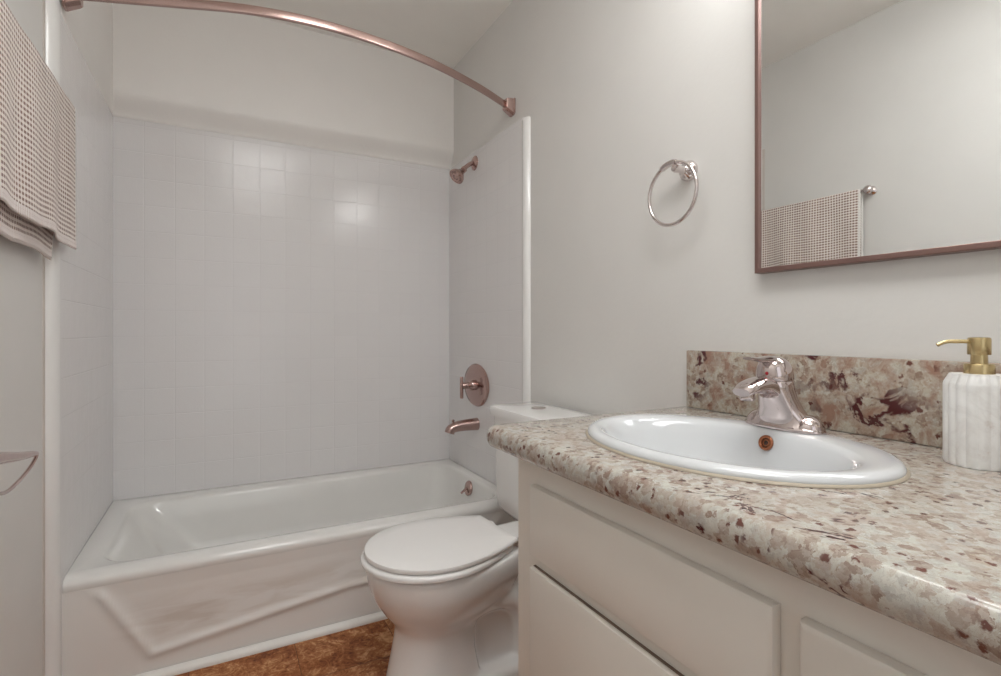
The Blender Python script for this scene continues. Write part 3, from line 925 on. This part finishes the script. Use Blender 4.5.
n_ = len(spp)
tube(bm, spp, [interp([0, 0.3, 0.8, 1], [0.030, 0.019, 0.012, 0.008], i / (n_ - 1)) for i in range(n_)], 24, [interp([0, 0.3, 0.8, 1], [0.030, 0.025, 0.023, 0.018], i / (n_ - 1)) for i in range(n_)], power=2.3)
spo = obj('spout', bm, M['chrome'], fau, smooth=60)
bm = bmesh.new()
lathe(bm, [(0.0135, 0.0), (0.0135, 0.012), (0.012, 0.016), (0.0, 0.014)], (FX - 0.106, FY, FZ + 0.076), (-0.12, 0, -1), 24)
obj('aerator', bm, M['chrome'], spo)
bm = bmesh.new()
loft(bm, [sell(FX - 0.027, FY, 0.0320, 0.0320, FZ + 0.094, 40, 2), sell(FX - 0.027, FY, 0.0335, 0.0330, FZ + 0.097, 40, 2), sell(FX - 0.027, FY, 0.0335, 0.0325, FZ + 0.108, 40, 2),
          sell(FX - 0.028, FY, 0.0315, 0.0300, FZ + 0.119, 40, 2), sell(FX - 0.029, FY, 0.0265, 0.0250, FZ + 0.129, 40, 2), sell(FX - 0.031, FY, 0.018, 0.017, FZ + 0.136, 40, 2), sell(FX - 0.031, FY, 0.008, 0.008, FZ + 0.139, 40, 2), sell(FX - 0.031, FY, 0.001, 0.001, FZ + 0.1395, 40, 2)])
lev = catmull([(FX - 0.022, FY, FZ + 0.127), (FX - 0.048, FY, FZ + 0.133), (FX - 0.076, FY, FZ + 0.134), (FX - 0.106, FY, FZ + 0.137)], 6)
n_ = len(lev)
tube(bm, lev, [interp([0, 0.5, 1], [0.011, 0.0055, 0.003], i / (n_ - 1)) for i in range(n_)], 20, [interp([0, 0.5, 1], [0.020, 0.014, 0.010], i / (n_ - 1)) for i in range(n_)])
hdl = obj('handle', bm, M['chrome'], fau, smooth=60)
bm = bmesh.new()
bmesh.ops.create_uvsphere(bm, u_segments=16, v_segments=10, radius=0.0035)
bmesh.ops.translate(bm, vec=(FX - 0.0585, FY - 0.006, FZ + 0.108), verts=bm.verts[:])
obj('hot_cold_dot', bm, M['red'], hdl, label='red dot')

# ------------------------------------------------------------------ soap dispenser
SPX, SPY = 1.418, -2.3248
soap = thing('soap_dispenser', (SPX, SPY, KZ), 'fluted white marble soap dispenser with brass pump on the countertop right of the sink', 'soap dispenser')
bm = bmesh.new()
lo = []
NF = 18
for r, z, fl in ((0.041, 0.0, 0.3), (0.0420, 0.002, 0.8), (0.0425, 0.005, 1), (0.0425, 0.06, 1), (0.0425, 0.121, 1), (0.0418, 0.125, 1), (0.0355, 0.1370, 1.0), (0.035, 0.1380, 0.5), (0.02, 0.1385, 0.0), (0.012, 0.1385, 0)):
    ring = []
    for i in range(NF * 10):
        a = 2 * PI * i / (NF * 10)
        c_ = abs(math.cos(a * NF / 2 + 0.4))
        rr_ = r - 0.0028 * fl * (1 - math.sqrt(max(0.0, 1 - (c_) ** 2)) ) * (1 if fl else 0)
        # concave flutes separated by crisp ridges
        ring.append((SPX + rr_ * math.cos(a), SPY + rr_ * math.sin(a), KZ + 0.0005 + z))
    lo.append(ring)
loft(bm, lo)
obj('bottle', bm, M['marble'], soap, smooth=28)
bm = bmesh.new()
lathe(bm, [(0.0185, 0.0), (0.0185, 0.013), (0.0172, 0.0155), (0.0105, 0.016), (0.0100, 0.0295), (0.0, 0.0295)], (SPX, SPY, KZ + 0.1387), (0, 0, 1), 40)
obj('collar', bm, M['brass'], soap)
bm = bmesh.new()
lathe(bm, [(0.0, 0.0), (0.0135, 0.0), (0.0140, 0.001), (0.0140, 0.023), (0.0132, 0.0255), (0.011, 0.0265), (0.0, 0.0267)], (SPX, SPY, KZ + 0.1680), (0, 0, 1), 40)
ph = obj('pump_head', bm, M['brass'], soap)
bm = bmesh.new()
sd = Vector((-0.66, 0.75, 0)).normalized(); s0 = Vector((SPX, SPY, KZ + 0.188))
tube(bm, catmull([s0 + sd * 0.012, s0 + sd * 0.030 + Vector((0, 0, 0.0)), s0 + sd * 0.042 + Vector((0, 0, -0.001)), s0 + sd * 0.052 + Vector((0, 0, -0.006))], 6), 0.0030, 12)
obj('pump_spout', bm, M['brass'], ph)

# ------------------------------------------------------------------ towel ring on the right wall
tr = thing('towel_ring', (W, -1.676, 1.490), 'round chrome towel ring, empty, on the right wall between tub and mirror', 'towel ring')
bm = bmesh.new()
lathe(bm, [(0.027, 0.0), (0.028, 0.004), (0.027, 0.010), (0.021, 0.018), (0.013, 0.023), (0.010, 0.030), (0.010, 0.046), (0.011, 0.054), (0.009, 0.061), (0.0, 0.063)], (W, -1.676, 1.488), (-1, 0, 0), 32)
obj('post', bm, M['nickel'], tr)
bm = bmesh.new()
ring_torus(bm, (W - 0.052, -1.661, 1.4235), (0, 1, 0), (0, 0, 1), 0.0835, 0.0050, 72, 12)
rg = obj('ring', bm, M['nickel'], tr)
bm = bmesh.new()
ap = []
for i in range(9):
    a = PI / 2 + (-0.45 + 0.62 * i / 8)
    ap.append((W - 0.052, -1.661 - 0.0835 * math.cos(a) * -1, 1.4235 + 0.0835 * math.sin(a)))
tube(bm, ap, [0.0072, 0.0076, 0.0078, 0.0078, 0.0078, 0.0078, 0.0078, 0.0076, 0.0072], 12, power=3)
obj('clamp', bm, M['nickel'], rg)

# ------------------------------------------------------------------ mirror
mr = thing('mirror', (W, -2.42, 1.187), 'large rectangular wall mirror in a thin brown metal frame above the countertop', 'mirror')
MY0, MY1, MZ0, MZ1, FW = -3.05, -1.891, 1.187, 1.960, 0.011
bm = bmesh.new()
def frame_loop(x, ins):
    return [(x, MY0 + ins, MZ0 + ins), (x, MY1 - ins, MZ0 + ins), (x, MY1 - ins, MZ1 - ins), (x, MY0 + ins, MZ1 - ins)]
loft(bm, [frame_loop(W - 0.001, 0.001), frame_loop(W - 0.001, 0.0), frame_loop(W - 0.028, 0.0), frame_loop(W - 0.030, 0.0015), frame_loop(W - 0.030, FW - 0.001), frame_loop(W - 0.029, FW), frame_loop(W - 0.020, FW), frame_loop(W - 0.001, FW)], False, False)
obj('frame', bm, M['frame'], mr, smooth=30)
bm = bmesh.new(); box(bm, W - 0.024, W - 0.002, MY0 + FW - 0.001, MY1 - FW + 0.001, MZ0 + FW - 0.001, MZ1 - FW + 0.001)
obj('glass', bm, M['mirror'], mr, smooth=0)

# ------------------------------------------------------------------ vanity light and added ceiling fill
vl = thing('vanity_light', (W, -2.12, 2.10), 'bathroom wall light with three white globes above the mirror', 'light')
bm = bmesh.new(); box(bm, W - 0.025, W - 0.0005, -2.35, -1.81, 2.085, 2.165, 0.006)
obj('backplate', bm, M['nickel'], vl)
for y in (-2.26, -2.08, -1.90):
    bm = bmesh.new()
    lathe(bm, [(0.022, 0.0), (0.020, 0.02), (0.030, 0.035), (0.030, 0.05)], (W - 0.024, y, 2.125), (-1, 0, 0), 24)
    so = obj('socket', bm, M['nickel'], vl)
    bm = bmesh.new()
    bmesh.ops.create_uvsphere(bm, u_segments=24, v_segments=16, radius=0.052, matrix=Matrix.Translation((W - 0.095, y, 2.125)))
    obj('globe', bm, M['globe'], so)
cl = thing('ceiling_fill', (0.68, -2.45, H), 'added rectangular white ceiling panel giving fill light, out of view', 'light')  # unseen panel added to fill the room with soft light
bm = bmesh.new(); box(bm, 0.39, 0.97, -3.02, -1.88, H - 0.030, H - 0.0005, 0.004)
obj('ceiling_fill_housing', bm, M['trim'], cl)
bm = bmesh.new()
loft(bm, [rrect(0.41, 0.95, -3.00, -1.90, 0.02, H - 0.031), rrect(0.41, 0.95, -3.00, -1.90, 0.02, H - 0.055), rrect(0.43, 0.93, -2.98, -1.92, 0.02, H - 0.070), rrect(0.48, 0.88, -2.93, -1.97, 0.02, H - 0.073)])
obj('ceiling_fill_diffuser', bm, M['fill_panel'], cl)

# ------------------------------------------------------------------ towel bar and towel on the left wall
BZ, BXX = 1.695, 0.0155
TWY0, TWY1 = -1.366, -0.765
tb = thing('towel_bar', (-0.026, -1.08, BZ), 'metal towel bar with round end posts on the left wall, under the hanging towel', 'towel bar')
bm = bmesh.new(); tube(bm, [(BXX, -1.390, BZ), (BXX, -1.08, BZ), (BXX, -0.745, BZ)], 0.0055, 16)
obj('bar', bm, M['nickel'], tb)
for y in (-1.391, -0.745):
    bm = bmesh.new()
    if y < -1:
        lathe(bm, [(0.020, 0.0), (0.021, 0.005), (0.017, 0.011), (0.012, 0.016), (0.012, 0.028), (0.018, 0.032), (0.020, 0.041), (0.016, 0.049), (0.008, 0.053), (0.0, 0.054)], (-0.0255, y, BZ), (1, 0, 0), 28)
    else:                                             # this end is fixed to the tile, which stands out from the wall
        lathe(bm, [(0.018, 0.0), (0.017, 0.004), (0.010, 0.008), (0.009, 0.014), (0.010, 0.019), (0.0, 0.022)], (0.0003, y, BZ), (1, 0, 0), 28)
    obj('post', bm, M['nickel'], tb)
NUt, NVt = 110, 130
def towel_sheet(bm, dx, zlen_f, zlen_b):
    """one strip of cloth: up the back, over the bar, down the front"""
    path = []
    rb_ = 0.0095
    nb, na_, nf = 36, 12, 60
    for i in range(nb):
        path.append((BXX - rb_ - 0.004 * (1 - i / nb), BZ - zlen_b * (1 - i / nb)))
    for i in range(na_ + 1):
        a = PI - PI * i / na_
        path.append((BXX + rb_ * math.cos(a), BZ + rb_ * math.sin(a)))
    for i in range(1, nf + 1):
        path.append((BXX + rb_ + 0.002 * i / nf, BZ - zlen_f * i / nf))
    s = [0.0]
    for a, b_ in zip(path, path[1:]):
        s.append(s[-1] + math.hypot(b_[0] - a[0], b_[1] - a[1]))
    return path, s
path, arc = towel_sheet(None, 0, 0.402, 0.440)
bm = bmesh.new()
uvl = bm.loops.layers.uv.new('UVMap'); uve = bm.loops.layers.uv.new('edge')
vd = {}
rows = []
TOT = arc[-1]
for k, (px, pz) in enumerate(path):
    rr_ = []
    for i in range(NUt + 1):
        t = i / NUt
        front_ = (k - 42) / (len(path) - 42)
        y = TWY0 + (TWY1 - TWY0) * t
        amp = max(0.0, front_) if k >= 42 else max(0.0, (36 - k) / 36) * -0.6
        fold = 0.0045 * math.sin(17 * y + 0.9) + 0.003 * math.sin(39 * y + 2.0 + 1.5 * front_)
        x = px + fold * min(1.0, abs(amp) * 2.2) * (1 if amp > 0 else 0.6)
        x = max(x, 0.0035 if k < 42 else 0.010)
        z = pz
        if k >= 42:                                     # hem sags unevenly; the flap is a little crooked
            z += front_ * (0.010 * (1 - t) + 0.003 * math.sin(23 * y) - 0.006 * (t > 0.62) * (t - 0.62) / 0.38)
            y += front_ * 0.006 * t
        else:
            z += (1 - k / 42) * (-0.004 * math.sin(15 * y) - 0.012 * t)
            y += (1 - k / 42) * (-0.150 * t)
        v_ = bm.verts.new((x, y, z))
        vd[v_] = ((t * (TWY1 - TWY0), arc[k]), (min(t, 1 - t) * (TWY1 - TWY0), min(arc[k], TOT - arc[k])))
        rr_.append(v_)
    rows.append(rr_)
for k in range(len(rows) - 1):
    for i in range(NUt):
        bm.faces.new((rows[k][i], rows[k][i + 1], rows[k + 1][i + 1], rows[k + 1][i]))
for f in bm.faces:
    for lp_ in f.loops:
        a, b_ = vd[lp_.vert]
        lp_[uvl].uv = a; lp_[uve].uv = b_
bmesh.ops.recalc_face_normals(bm, faces=bm.faces[:])
tw_o = obj('hand_towel', bm, M['towel'], label='white and rosy brown checked woven towel folded over the bar on the left wall', cat='towel', smooth=60,
           mods=(('SOLIDIFY', dict(thickness=0.003, offset=0.0)),))

# ------------------------------------------------------------------ paper holder low on the left wall
ho = thing('toilet_paper_holder', (-0.026, -1.50, 0.84), 'empty chrome toilet paper holder with tapered arm and wire loop, low on the left wall', 'holder')
bm = bmesh.new()
lathe(bm, [(0.026, 0.0), (0.027, 0.005), (0.024, 0.012), (0.014, 0.020), (0.011, 0.030), (0.014, 0.045), (0.016, 0.056), (0.014, 0.074), (0.013, 0.086), (0.0, 0.090)], (-0.0255, -1.520, 0.838), (1, 0, 0), 28)
obj('post', bm, M['nickel'], ho)
bm = bmesh.new()
am = catmull([(0.055, -1.515, 0.836), (0.056, -1.45, 0.828), (0.058, -1.36, 0.812), (0.060, -1.29, 0.802), (0.061, -1.266, 0.797)], 6)
n_ = len(am)
tube(bm, am, [interp([0, 0.3, 0.8, 1], [0.013, 0.011, 0.0055, 0.0042], i / (n_ - 1)) for i in range(n_)], 16)
arm_o = obj('arm', bm, M['rosy'], ho)
bm = bmesh.new()
wl = catmull([(0.061, -1.268, 0.799), (0.060, -1.267, 0.790), (0.058, -1.285, 0.779), (0.056, -1.315, 0.769), (0.055, -1.36, 0.762), (0.055, -1.42, 0.760), (0.055, -1.48, 0.775), (0.055, -1.505, 0.80), (0.055, -1.515, 0.83)], 6)
tube(bm, wl, 0.0036, 12)
obj('wire_loop', bm, M['rosy'], ho)
